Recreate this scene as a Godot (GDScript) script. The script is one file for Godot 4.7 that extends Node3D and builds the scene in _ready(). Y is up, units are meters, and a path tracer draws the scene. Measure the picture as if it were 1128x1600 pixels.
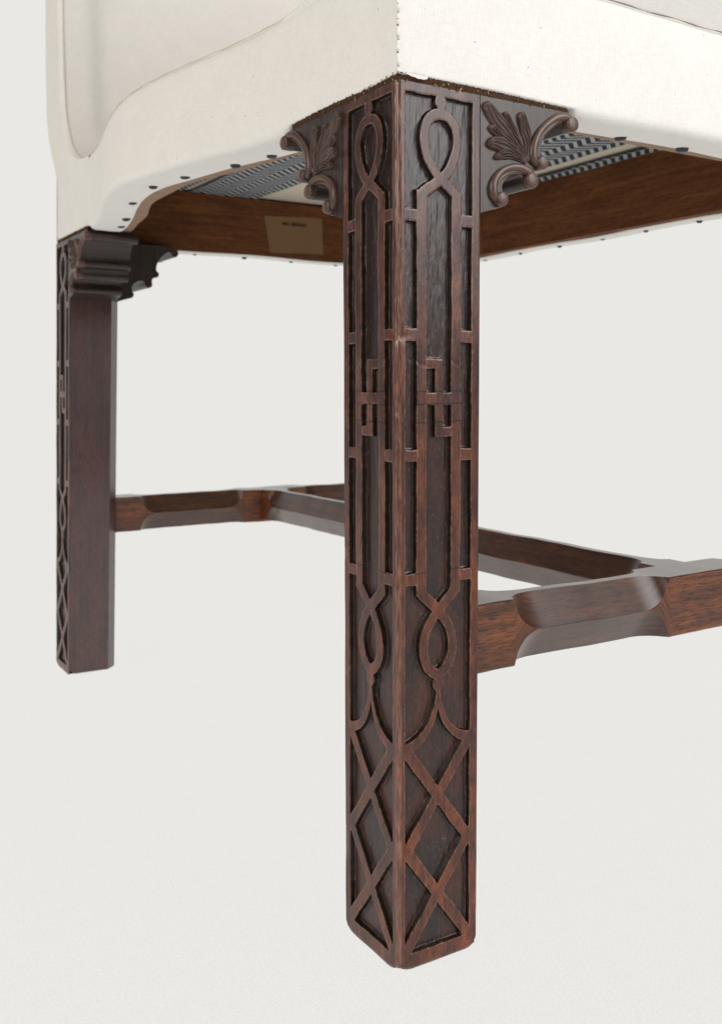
extends Node3D
# An upholstered mahogany armchair with blind-fret carved legs, photographed low from its front corner
# on a paper sweep given a glow of its own. Units are metres; the near front corner of the chair stands on the origin,
# the front of the chair faces +z, its right side faces +x.

const WIDTH := 0.572          # over the front legs
const SWEEP_YAW := 59.046     # the paper sweep and the lens face along this heading
const LEG_TOP := 0.3986
var chair: Node3D
var mats := {}
var wob := FastNoiseLite.new()
var fine := FastNoiseLite.new()

# ------------------------------------------------------------------ helpers
func build(called: String, v: PackedVector3Array, n: PackedVector3Array, uv: PackedVector2Array, c: PackedColorArray, idx: PackedInt32Array, mat: Material, parent: Node) -> MeshInstance3D:
	var a := []
	a.resize(Mesh.ARRAY_MAX)
	a[Mesh.ARRAY_VERTEX] = v
	a[Mesh.ARRAY_NORMAL] = n
	if uv.size() == v.size(): a[Mesh.ARRAY_TEX_UV] = uv
	if c.size() == v.size(): a[Mesh.ARRAY_COLOR] = c
	a[Mesh.ARRAY_INDEX] = idx
	var m := ArrayMesh.new()
	m.add_surface_from_arrays(Mesh.PRIMITIVE_TRIANGLES, a)
	var o := MeshInstance3D.new()
	o.name = called
	o.mesh = m
	o.material_override = mat
	parent.add_child(o, true)
	return o

func tri(idx: PackedInt32Array, v: PackedVector3Array, n: PackedVector3Array, a: int, b: int, c: int) -> void:
	var g := (v[c] - v[a]).cross(v[b] - v[a])
	if g.dot(n[a] + n[b] + n[c]) >= 0.0:
		idx.append(a); idx.append(b); idx.append(c)
	else:
		idx.append(a); idx.append(c); idx.append(b)

# a surface through rows of points; hint is a direction its middle faces (ZERO: away from each row's centre)
func sheet(called: String, rows: Array, mat: Material, parent: Node, hint := Vector3.ZERO, loop := false, ends := false, cols := []) -> MeshInstance3D:
	var nu := rows.size()
	var nv: int = rows[0].size()
	var v := PackedVector3Array(); var n := PackedVector3Array(); var uv := PackedVector2Array(); var c := PackedColorArray(); var idx := PackedInt32Array()
	var along := 0.0
	var wide := nv + (1 if loop else 0)
	for i in nu:
		if i: along += (rows[i][nv / 2] - rows[i - 1][nv / 2]).length()
		var across := 0.0
		var mid := Vector3.ZERO
		if hint == Vector3.ZERO:
			for q in rows[i]: mid += q
			mid /= nv
		for jj in wide:
			var j := jj % nv
			var p: Vector3 = rows[i][j]
			if jj: across += (p - rows[i][jj - 1]).length()
			var du: Vector3 = rows[mini(i + 1, nu - 1)][j] - rows[maxi(i - 1, 0)][j]
			var dv: Vector3
			if loop: dv = rows[i][(j + 1) % nv] - rows[i][(j + nv - 1) % nv]
			else: dv = rows[i][mini(j + 1, nv - 1)] - rows[i][maxi(j - 1, 0)]
			var g := du.cross(dv).normalized()
			if hint == Vector3.ZERO and g.dot(p - mid) < 0.0: g = -g
			v.append(p); n.append(g); uv.append(Vector2(across, along))
			if cols.size(): c.append(cols[i][j])
	if hint != Vector3.ZERO:
		var s := 0.0
		for g in n: s += g.dot(hint)
		if s < 0.0:
			for k in n.size(): n[k] = -n[k]
	for i in nu - 1:
		for j in wide - 1:
			var a := i * wide + j
			tri(idx, v, n, a, a + 1, a + wide)
			tri(idx, v, n, a + 1, a + wide + 1, a + wide)
	if ends:
		for e in 2:
			var row: Array = rows[0] if e == 0 else rows[nu - 1]
			var mid := Vector3.ZERO
			for q in row: mid += q
			mid /= nv
			var nx: Vector3 = rows[0][0] - rows[1][0] if e == 0 else rows[nu - 1][0] - rows[nu - 2][0]
			nx = nx.normalized()
			var b := v.size()
			v.append(mid); n.append(nx); uv.append(Vector2.ZERO)
			if cols.size(): c.append(cols[0][0])
			for q in row:
				v.append(q); n.append(nx); uv.append(Vector2(q.x + q.z, q.y))
				if cols.size(): c.append(cols[0][0])
			for j in nv: tri(idx, v, n, b, b + 1 + j, b + 1 + (j + 1) % nv)
	return build(called, v, n, uv, c, idx, mat, parent)

# a tube along a path, with a radius for each point
func tube(called: String, path: Array, radii: Array, mat: Material, parent: Node, sides := 10, squash := 1.0, up := Vector3.UP) -> MeshInstance3D:
	var rows := []
	for i in path.size():
		var t: Vector3 = (path[mini(i + 1, path.size() - 1)] - path[maxi(i - 1, 0)]).normalized()
		var a := t.cross(up).normalized()
		if a.length() < 0.5: a = t.cross(Vector3.RIGHT).normalized()
		var b := a.cross(t).normalized()
		var row := []
		for k in sides:
			var w := TAU * k / sides
			row.append(path[i] + (a * cos(w) + b * sin(w) * squash) * radii[i])
		rows.append(row)
	return sheet(called, rows, mat, parent, Vector3.ZERO, true, true)

# a flat outline given depth; f places (x, y, 0..depth)
func prism(called: String, poly: PackedVector2Array, depth: float, f: Transform3D, mat: Material, parent: Node, swap_uv := false) -> MeshInstance3D:
	var v := PackedVector3Array(); var n := PackedVector3Array(); var uv := PackedVector2Array(); var idx := PackedInt32Array()
	if Geometry2D.is_polygon_clockwise(poly): poly.reverse()
	var tris := Geometry2D.triangulate_polygon(poly)
	for e in 2:
		var b := v.size()
		var nn := f.basis * Vector3(0, 0, -1.0 if e == 0 else 1.0)
		for p in poly:
			v.append(f * Vector3(p.x, p.y, depth * e)); n.append(nn)
			uv.append(Vector2(p.y, p.x) if swap_uv else p)
		for k in range(0, tris.size(), 3): tri(idx, v, n, b + tris[k], b + tris[k + 1], b + tris[k + 2])
	var m := poly.size()
	var run := 0.0
	for i in m:
		var p := poly[i]; var q := poly[(i + 1) % m]
		var e0 := (p - poly[(i + m - 1) % m]).normalized(); var e1 := (q - p).normalized(); var e2 := (poly[(i + 2) % m] - q).normalized()
		var n1 := Vector2(e1.y, -e1.x)
		var na := n1; var nb := n1
		if e0.dot(e1) > 0.8: na = (n1 + Vector2(e0.y, -e0.x)).normalized()
		if e2.dot(e1) > 0.8: nb = (n1 + Vector2(e2.y, -e2.x)).normalized()
		var b := v.size()
		var len := (q - p).length()
		for k in 4:
			var s := p if k % 2 == 0 else q
			var g := na if k % 2 == 0 else nb
			v.append(f * Vector3(s.x, s.y, depth * (k / 2)))
			n.append((f.basis * Vector3(g.x, g.y, 0)).normalized())
			uv.append(Vector2(run + (len if k % 2 else 0.0), depth * (k / 2)) if not swap_uv else Vector2(depth * (k / 2), run + (len if k % 2 else 0.0)))
		run += len
		tri(idx, v, n, b, b + 1, b + 2); tri(idx, v, n, b + 1, b + 3, b + 2)
	return build(called, v, n, uv, PackedColorArray(), idx, mat, parent)

func rect(x0: float, y0: float, x1: float, y1: float) -> PackedVector2Array:
	return PackedVector2Array([Vector2(x0, y0), Vector2(x1, y0), Vector2(x1, y1), Vector2(x0, y1)])

func smooth_path(pts: Array, steps: int) -> Array:      # Catmull-Rom through points
	var out := []
	for i in pts.size() - 1:
		for k in steps:
			out.append(pts[i].cubic_interpolate(pts[i + 1], pts[maxi(i - 1, 0)], pts[mini(i + 2, pts.size() - 1)], float(k) / steps))
	out.append(pts[-1])
	return out

func keyed(keys: Array, x: float) -> float:             # piecewise linear in Vector2(x, value), x rising
	if x <= keys[0].x: return keys[0].y
	for i in keys.size() - 1:
		if x <= keys[i + 1].x:
			return lerpf(keys[i].y, keys[i + 1].y, (x - keys[i].x) / (keys[i + 1].x - keys[i].x))
	return keys[-1].y

func lin(r: float, g: float, b: float) -> Color: return Color(r, g, b)

# ------------------------------------------------------------------ materials
func noise(seed_: int, freq: float, octaves := 3) -> FastNoiseLite:
	var f := FastNoiseLite.new()
	f.seed = seed_; f.frequency = freq
	f.noise_type = FastNoiseLite.TYPE_SIMPLEX_SMOOTH
	f.fractal_octaves = octaves
	return f

# grain runs down the texture; the three colours are linear
func wood_image(w: int, h: int, seed_: int, c0: Color, c1: Color, c2: Color, pore: float) -> Image:
	var im := Image.create(w, h, true, Image.FORMAT_RGB8)
	var a := noise(seed_, 1.0, 3); var b := noise(seed_ + 7, 1.0, 2); var d := noise(seed_ + 13, 1.0, 3)
	for y in h:
		for x in w:
			var s := a.get_noise_2d(x * 0.055, y * 0.0035) * 0.8 + 0.5
			var bl := d.get_noise_2d(x * 0.012 + 50.0, y * 0.006) * 1.1 + 0.45
			var c := c0.lerp(c1, clampf(s, 0, 1)).lerp(c2, clampf(bl, 0, 1) * 0.55)
			var p := b.get_noise_2d(x * 0.36, y * 0.03)
			if p > 0.18: c = c * (1.0 - pore * minf(1.0, (p - 0.18) * 4.0))
			im.set_pixel(x, y, c.linear_to_srgb())
	im.generate_mipmaps()
	return im

func wood(im: Image, rough: float, coat := 0.0, vcol := false) -> StandardMaterial3D:
	var m := StandardMaterial3D.new()
	m.albedo_texture = ImageTexture.create_from_image(im)
	m.uv1_scale = Vector3(1 / 0.06, 1 / 0.42, 1)
	m.roughness = rough
	m.metallic_specular = 0.5
	m.vertex_color_use_as_albedo = vcol
	if coat > 0.0:
		m.clearcoat_enabled = true; m.clearcoat = coat; m.clearcoat_roughness = 0.22
	return m

func plain(c: Color, rough: float, spec := 0.4) -> StandardMaterial3D:
	var m := StandardMaterial3D.new()
	m.albedo_color = c.linear_to_srgb(); m.roughness = rough; m.metallic_specular = spec
	return m

func make_materials() -> void:
	wob.seed = 4; wob.frequency = 1.0; wob.fractal_octaves = 2
	fine.seed = 9; fine.frequency = 1.0; fine.fractal_octaves = 3
	# carved wood: a tint map that multiplies the colours given to the vertices
	var tint := wood_image(256, 1536, 21, Color(1.0, 0.92, 0.86), Color(0.62, 0.56, 0.55), Color(0.86, 0.70, 0.62), 0.55)
	mats.fret = wood(tint, 0.34, 0.0, true)
	mats.bead = wood(tint, 0.30, 0.6, true)
	mats.ground = wood(tint, 0.33, 0.0, true)
	var bumpy := noise(31, 0.05, 3)
	var bump := NoiseTexture2D.new()
	bump.noise = bumpy; bump.width = 512; bump.height = 512; bump.seamless = true; bump.as_normal_map = true; bump.bump_strength = 3.0
	var pores := NoiseTexture2D.new()
	pores.noise = noise(33, 0.11, 2); pores.width = 512; pores.height = 1024; pores.seamless = true; pores.as_normal_map = true; pores.bump_strength = 2.0
	mats.fret.normal_enabled = true; mats.fret.normal_texture = pores; mats.fret.normal_scale = 0.06
	mats.ground.normal_enabled = true; mats.ground.normal_texture = bump; mats.ground.normal_scale = 0.12
	mats.carved = wood(wood_image(256, 1024, 51, lin(0.16, 0.092, 0.070), lin(0.055, 0.031, 0.025), lin(0.10, 0.052, 0.04), 0.5), 0.38)
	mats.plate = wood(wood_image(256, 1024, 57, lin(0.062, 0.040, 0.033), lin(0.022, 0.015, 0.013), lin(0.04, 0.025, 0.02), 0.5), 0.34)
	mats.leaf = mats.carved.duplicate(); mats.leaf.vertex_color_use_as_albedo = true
	mats.leg_side = wood(wood_image(256, 1024, 61, lin(0.082, 0.037, 0.032), lin(0.040, 0.020, 0.019), lin(0.105, 0.040, 0.032), 0.6), 0.3, 0.8)
	mats.stretcher = wood(wood_image(256, 1024, 71, lin(0.40, 0.125, 0.038), lin(0.13, 0.042, 0.017), lin(0.09, 0.036, 0.02), 0.8), 0.42, 0.0, true)
	mats.polished = mats.stretcher.duplicate(); mats.polished.albedo_color = Color(0.72, 0.72, 0.74); mats.polished.roughness = 0.32
	mats.polished.clearcoat_enabled = true; mats.polished.clearcoat = 0.5; mats.polished.clearcoat_roughness = 0.2
	mats.scoop = mats.stretcher.duplicate(); mats.scoop.albedo_color = Color(0.72, 0.72, 0.72); mats.scoop.roughness = 0.36; mats.scoop.clearcoat_enabled = true; mats.scoop.clearcoat = 0.25; mats.scoop.clearcoat_roughness = 0.35
	mats.rail = wood(wood_image(256, 1024, 81, lin(0.23, 0.088, 0.032), lin(0.13, 0.048, 0.018), lin(0.085, 0.03, 0.012), 0.5), 0.7)
	mats.rail.metallic_specular = 0.25
	mats.raw = wood(wood_image(256, 512, 91, lin(0.34, 0.21, 0.13), lin(0.25, 0.14, 0.085), lin(0.30, 0.19, 0.12), 0.4), 0.75)
	# calico: uneven threads both ways, a few dark specks and slubs
	var im := Image.create(1024, 1024, true, Image.FORMAT_RGB8)
	var hm := Image.create(1024, 1024, true, Image.FORMAT_RGB8)
	var t1 := noise(101, 1.0, 2); var t2 := noise(102, 1.0, 2); var t3 := noise(103, 0.006, 3)
	for y in 1024:
		for x in 1024:
			var k := t1.get_noise_2d(x * 0.02, y * 0.55) + t2.get_noise_2d(x * 0.55, y * 0.02)
			var e := 1.0 + 0.06 * k + 0.025 * t3.get_noise_2d(x, y)
			im.set_pixel(x, y, Color(0.83 * e, 0.808 * e, 0.772 * e).linear_to_srgb())
			var hh := clampf(0.5 + 0.4 * k, 0, 1)
			hm.set_pixel(x, y, Color(hh, hh, hh))
	var rng := RandomNumberGenerator.new(); rng.seed = 5
	for k in 60:
		var sx := rng.randi_range(2, 1018); var sy := rng.randi_range(2, 1018)
		var dk := Color(0.30, 0.24, 0.18) if k % 2 else Color(0.62, 0.55, 0.46)
		for q in rng.randi_range(1, 4):
			im.set_pixel(sx + (q if k % 3 == 0 else q % 2), sy + (q / 2 if k % 3 else 0), dk)
	im.generate_mipmaps()
	hm.bump_map_to_normal_map(1.0)
	hm.generate_mipmaps()
	var m := StandardMaterial3D.new()
	m.albedo_texture = ImageTexture.create_from_image(im)
	m.normal_enabled = true; m.normal_texture = ImageTexture.create_from_image(hm); m.normal_scale = 0.6
	m.uv1_scale = Vector3(4.0, 4.0, 1)
	m.roughness = 0.95; m.metallic_specular = 0.15
	mats.calico = m
	mats.canvas = plain(lin(0.62, 0.56, 0.46), 0.95, 0.1)
	mats.seam = plain(lin(0.70, 0.63, 0.54), 0.95, 0.1)
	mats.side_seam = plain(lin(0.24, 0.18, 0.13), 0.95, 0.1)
	mats.tack = plain(lin(0.035, 0.04, 0.048), 0.45)
	mats.paper = plain(lin(0.23, 0.135, 0.068), 0.8, 0.2)
	mats.ink = plain(lin(0.06, 0.036, 0.022), 0.9, 0.1)
	mats.dust = plain(lin(0.20, 0.14, 0.075), 0.95, 0.1)
	mats.thread = plain(lin(0.42, 0.33, 0.21), 0.95, 0.1)
	mats.grime = plain(lin(0.070, 0.040, 0.025), 0.9, 0.1)
	# herringbone webbing
	var wb := Image.create(256, 512, true, Image.FORMAT_RGB8)
	var wn := noise(111, 0.5, 2)
	for y in 512:
		for x in 256:
			var tz := absf(fposmod(x / 64.0, 2.0) - 1.0) * 52.0
			var ph := fposmod((y + tz) / 42.67, 1.0)
			var l := 0.46 if ph > 0.54 else 0.03
			if fposmod(x / 64.0, 1.0) < 0.05: l = 0.22
			l = lerpf(l, 0.16, clampf(0.1 + 0.9 * wn.get_noise_2d(x * 0.5 + 90.0, y * 0.5), 0, 1))
			l *= 1.0 + 0.45 * wn.get_noise_2d(x, y)
			wb.set_pixel(x, y, Color(l * 0.97, l, l * 1.03).linear_to_srgb())
	wb.generate_mipmaps()
	var ww := StandardMaterial3D.new()
	ww.albedo_texture = ImageTexture.create_from_image(wb); ww.roughness = 0.95; ww.metallic_specular = 0.1
	ww.uv1_scale = Vector3(1 / 0.055, 1 / 0.11, 1)
	mats.webbing = ww

# ------------------------------------------------------------------ the carved face of a leg
# Blind fret on a grid over one leg face, u 0..46.5 mm out from the carved corner, v 0..396.8 mm up.
# dist holds the distance to the fret in mm (negative inside it).
const GU := 187
const GV := 1324
const UW := 46.5
const VH := 398.6
var dist := PackedFloat32Array()

func d_capsule(a: Vector2, b: Vector2, ra: float, rb: float) -> void:
	var pad := maxf(ra, rb) + 1.6
	var du := UW / (GU - 1); var dv := VH / (GV - 1)
	var i0 := maxi(0, int((minf(a.x, b.x) - pad) / du)); var i1 := mini(GU - 1, int((maxf(a.x, b.x) + pad) / du) + 1)
	var j0 := maxi(0, int((minf(a.y, b.y) - pad) / dv)); var j1 := mini(GV - 1, int((maxf(a.y, b.y) + pad) / dv) + 1)
	var ab := b - a; var ll := maxf(ab.length_squared(), 1e-6)
	for j in range(j0, j1 + 1):
		for i in range(i0, i1 + 1):
			var p := Vector2(i * du, j * dv) - a
			var t := clampf(p.dot(ab) / ll, 0.0, 1.0)
			var d := (p - ab * t).length() - lerpf(ra, rb, t)
			var k := j * GU + i
			if d < dist[k]: dist[k] = d

func d_box(u0: float, v0: float, u1: float, v1: float) -> void:
	var du := UW / (GU - 1); var dv := VH / (GV - 1)
	var i0 := maxi(0, int((u0 - 1.6) / du)); var i1 := mini(GU - 1, int((u1 + 1.6) / du) + 1)
	var j0 := maxi(0, int((v0 - 1.6) / dv)); var j1 := mini(GV - 1, int((v1 + 1.6) / dv) + 1)
	for j in range(j0, j1 + 1):
		for i in range(i0, i1 + 1):
			var qx := maxf(u0 - i * du, i * du - u1); var qy := maxf(v0 - j * dv, j * dv - v1)
			var d := minf(maxf(qx, qy), 0.0) + Vector2(maxf(qx, 0), maxf(qy, 0)).length()
			var k := j * GU + i
			if d < dist[k]: dist[k] = d

func d_path(pts: Array, r0: float, r1: float, steps := 6) -> void:
	var p := smooth_path(pts, steps)
	var n := p.size() - 1
	for i in n: d_capsule(p[i], p[i + 1], lerpf(r0, r1, float(i) / n), lerpf(r0, r1, float(i + 1) / n))

func draw_fret() -> void:
	dist.resize(GU * GV); dist.fill(1.6)
	var U := func(x: float, y: float) -> Vector2: return Vector2(x, y)
	d_box(-9, -9, 4.2, 420); d_box(41.4, -9, 60, 420)             # stiles
	d_box(-9, -9, 60, 7.4); d_box(-9, 394.3, 60, 420)             # rails
	d_box(10.4, 167.0, 15.8, 350.5); d_box(29.8, 167.0, 35.4, 350.5)   # the two long inner bars
	for v in [339.0, 285.2, 230.6, 174.9]:                        # short ties out to the stiles
		d_box(4, v - 2.7, 11, v + 2.7); d_box(35, v - 2.9, 42, v + 2.5)
	# the key pattern half way
	d_box(20.7, 239.0, 25.1, 274.5); d_box(15, 270.0, 25.1, 274.5)
	d_box(15, 253.6, 30, 259.0); d_box(20.7, 239.0, 30, 243.5)
	# upper loop, its crossing and its finial
	for s in [-1.0, 1.0]:
		var c := 23.6
		d_path([U.call(c - s * 9.4, 349.8), U.call(c - s * 5.0, 353.2), U.call(c, 356.6), U.call(c + s * 4.6, 361.2), U.call(c + s * 7.8, 367.4), U.call(c + s * 9.2, 374.5), U.call(c + s * 8.0, 381.0), U.call(c + s * 4.6, 385.2), U.call(c, 386.4)], 2.5, 2.4)
		d_capsule(Vector2(23.5, 391.9), Vector2(23.5, 391.7), 3.2, 3.2); d_capsule(Vector2(23.5, 395.0), Vector2(23.7, 388.0), 2.2, 2.0)
		# lower loop
		c = 22.8
		d_path([U.call(c - s * 9.7, 168.2), U.call(c - s * 5.0, 164.0), U.call(c, 159.5), U.call(c + s * 4.9, 154.0), U.call(c + s * 7.8, 147.6), U.call(c + s * 8.2, 141.0), U.call(c + s * 6.2, 135.4), U.call(c + s * 3.2, 132.0), U.call(c, 130.2)], 2.5, 2.4)
		d_capsule(Vector2(c, 126.4), Vector2(c, 126.0), 3.1, 3.1); d_capsule(Vector2(c, 129.0), Vector2(c, 122.0), 1.9, 1.2)
		# the ogee arch over the lattice
		d_path([U.call(c, 123.5), U.call(c + s * 0.9, 117.0), U.call(c + s * 3.0, 111.0), U.call(c + s * 6.8, 105.4), U.call(c + s * 12.0, 101.2), U.call(c + s * 18.8, 98.6)], 1.0, 2.5)
	# lattice of crossing bars
	for v in [75.4, 30.8]:
		for s in [-1.0, 1.0]:
			d_capsule(Vector2(22.8 - s * 18.6, v - 23.6), Vector2(22.8 + s * 18.6, v + 23.6), 2.65, 2.65)

func leg_width(v: float, out: float) -> float: return lerpf(0.0448, 0.0477, v / 0.4) * 1.0 + out * (0.4 - v) * 0.010

# origin: the carved corner on the floor; eu: outwards along the face; en: the way the face looks.
# Grid points next to the fret's outline are drawn onto it, so that the carved edges are clean cuts; the cut
# sides get points of their own.
func carved_face(parent: Node3D, origin: Vector3, eu: Vector3, en: Vector3, seed_: float, step: int, taper: float, worn: bool) -> void:
	var nu := (GU - 1) / step + 1; var nv := (GV - 1) / step + 1
	var du := UW / (GU - 1) * step; var dv := VH / (GV - 1) * step
	var cell := maxf(du, dv)
	var hi := PackedFloat32Array(); hi.resize(nu * nv)      # the fret's surface
	var lo := PackedFloat32Array(); lo.resize(nu * nv)      # the sunk ground
	var dd := PackedFloat32Array(); dd.resize(nu * nv)
	var cracks := [253.4, 259.2, 245.2, 177.2]
	for j in nv:
		var v := j * dv
		for i in nu:
			var u := i * du
			var k := j * nu + i
			var d := dist[j * step * GU + i * step]
			d += wob.get_noise_3d(u * 0.11, v * 0.05, seed_) * 0.36 + fine.get_noise_3d(u * 0.25, v * 0.10, seed_) * 0.07
			dd[k] = d
			var top := wob.get_noise_3d(u * 0.05, v * 0.02, seed_ + 9.0) * 0.22 + fine.get_noise_3d(u * 0.9, v * 0.06, seed_) * 0.03
			if d > -0.7 and d <= cell: top -= 0.17 * (1.0 + minf(d, 0.0) / 0.7) * (1.0 + minf(d, 0.0) / 0.7)
			var low := -2.5 + wob.get_noise_3d(u * 0.26, v * 0.035, seed_ + 30.0) * 0.13 + fine.get_noise_3d(u * 1.1, v * 0.16, seed_ + 5.0) * 0.05
			low += 0.35 * pow(clampf(1.0 - (d - 0.2) / 0.8, 0, 1), 2.0)         # the tool left a small cove
			var x := 0.0
			if u > UW - 1.2: x -= pow((u - UW + 1.2) / 1.2, 2.0) * 0.7            # worn outer edge
			if v < 2.0: x -= pow((2.0 - v) / 2.0, 2.0) * 0.8
			if worn:
				x -= 1.5 * exp(-(pow((u - 1.0) / 3.6, 2.0) + pow((v - 285.0) / 2.6, 2.0)))
				x -= 0.45 * exp(-(pow((u - 13.5) / 4.0, 2.0) + pow((v - 272.0 + (u - 13.0) * 0.4) / 0.8, 2.0)))
				x -= 0.40 * exp(-(pow((u - 33.0) / 3.0, 2.0) + pow((v - 272.5 + (u - 33.0) * 0.5) / 0.8, 2.0)))
				x -= 0.5 * exp(-(pow((u - 1.2) / 1.6, 2.0) + pow((v - 251.0) / 3.5, 2.0)))
				x -= 0.5 * exp(-(pow((u - 45.5) / 1.4, 2.0) + pow((v - 42.0) / 5.0, 2.0)))
				x -= 0.4 * exp(-(pow((u - 45.5) / 1.8, 2.0) + pow((v - 181.0) / 2.0, 2.0)))
			hi[k] = top + x
			lo[k] = low + x
	# class of each point: 0 fret, 1 ground; points close to the outline move onto it and count as fret
	var side := PackedByteArray(); side.resize(nu * nv)
	var mu := PackedFloat32Array(); mu.resize(nu * nv); var mv := PackedFloat32Array(); mv.resize(nu * nv)
	var gu := PackedFloat32Array(); gu.resize(nu * nv); var gv := PackedFloat32Array(); gv.resize(nu * nv)
	for j in nv:
		for i in nu:
			var k := j * nu + i
			var d := dd[k]
			side[k] = 1 if d > 0.0 else 0
			if absf(d) > 2.0 * cell: continue
			var gx := (dd[j * nu + mini(i + 1, nu - 1)] - dd[j * nu + maxi(i - 1, 0)]) / (2.0 * du)
			var gy := (dd[mini(j + 1, nv - 1) * nu + i] - dd[maxi(j - 1, 0) * nu + i]) / (2.0 * dv)
			var gl := sqrt(gx * gx + gy * gy)
			if gl < 0.2: continue
			gu[k] = gx / gl; gv[k] = gy / gl
			if absf(d) < 0.55 * cell:
				side[k] = 0
				var m := clampf(-d / gl, -0.55 * cell, 0.55 * cell)
				mu[k] = gu[k] * m; mv[k] = gv[k] * m
	# cells: 0 fret and cut sides, above 0 one number for each sunk panel
	var part := PackedInt32Array(); part.resize((nu - 1) * (nv - 1)); part.fill(0)
	var cells := [PackedInt32Array()]
	var first := int(ceil(2.0 / du))                              # the corner bead covers the rest
	for j in nv - 1:
		for i in nu - 1:
			var k := j * nu + i
			if i < first: part[j * (nu - 1) + i] = -2
			elif side[k] + side[k + 1] + side[k + nu] + side[k + nu + 1] == 4: part[j * (nu - 1) + i] = -1
	for k0 in part.size():
		if part[k0] != -1: continue
		var id := cells.size()
		var got := PackedInt32Array([k0]); part[k0] = id
		var at := 0
		while at < got.size():
			var k := got[at]; at += 1
			var i := k % (nu - 1); var j := k / (nu - 1)
			if i > 0 and part[k - 1] == -1: part[k - 1] = id; got.append(k - 1)
			if i < nu - 2 and part[k + 1] == -1: part[k + 1] = id; got.append(k + 1)
			if j > 0 and part[k - nu + 1] == -1: part[k - nu + 1] = id; got.append(k - nu + 1)
			if j < nv - 2 and part[k + nu - 1] == -1: part[k + nu - 1] = id; got.append(k + nu - 1)
		cells.append(got)
	for k in part.size():
		if part[k] == 0: cells[0].append(k)
	# three points may stand on one grid point: fret top, ground, and the top or foot of a cut side
	var slot := PackedInt32Array(); slot.resize(nu * nv * 2); slot.fill(-1)
	for id in cells.size():
		var vs := PackedVector3Array(); var ns := PackedVector3Array(); var uvs := PackedVector2Array(); var cs := PackedColorArray(); var idx := PackedInt32Array()
		if id == 1: slot.fill(-1)      # panels share no points with one another
		for cell_at in cells[id]:
			var ci: int = cell_at % (nu - 1); var cj: int = cell_at / (nu - 1)
			var q := [cj * nu + ci, cj * nu + ci + 1, (cj + 1) * nu + ci, (cj + 1) * nu + ci + 1]
			var cut := id == 0 and side[q[0]] + side[q[1]] + side[q[2]] + side[q[3]] > 0
			var f := []
			for k in q:
				var key: int = k * 2 + (1 if cut else 0)
				if slot[key] == -1:
					slot[key] = vs.size()
					var i: int = k % nu; var j: int = k / nu
					var u := i * du + mu[k]; var v := j * dv + mv[k]
					var w := leg_width(v / 1000.0, taper)
					var lift := 0.0
					if v < 22.0:      # the foot's corners are worn round
						var e := maxf(0.0, (u - UW + 7.0) / 7.0)
						var e2 := maxf(0.0, (9.0 - u) / 9.0)
						lift = (4.6 * e * e * e + 3.4 * e2 * e2) * pow(1.0 - v / 22.0, 2.0)
					var down := side[k] == 1
					var hh := lo if down else hi
					vs.append(origin + eu * (u * w / UW) + Vector3(0, (v + lift) / 1000.0, 0) + en * (hh[k] / 1000.0))
					if cut: ns.append((eu * gu[k] + Vector3(0, gv[k], 0) + en * 0.3).normalized())
					else:
						var gx := (hh[j * nu + mini(i + 1, nu - 1)] - hh[j * nu + maxi(i - 1, 0)]) / (du * (mini(i + 1, nu - 1) - maxi(i - 1, 0)))
						var gy := (hh[mini(j + 1, nv - 1) * nu + i] - hh[maxi(j - 1, 0) * nu + i]) / (dv * (mini(j + 1, nv - 1) - maxi(j - 1, 0)))
						ns.append((en - eu * gx - Vector3(0, gy, 0)).normalized())
					uvs.append(Vector2(u * 0.001 + seed_ * 0.013, v * 0.001))
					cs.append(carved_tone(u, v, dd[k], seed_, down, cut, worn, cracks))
				f.append(slot[key])
			tri(idx, vs, ns, f[0], f[1], f[2]); tri(idx, vs, ns, f[1], f[3], f[2])
		if vs.size(): build("fretwork" if id == 0 else "recessed_panel", vs, ns, uvs, cs, idx, mats.fret if id == 0 else mats.ground, parent)

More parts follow.
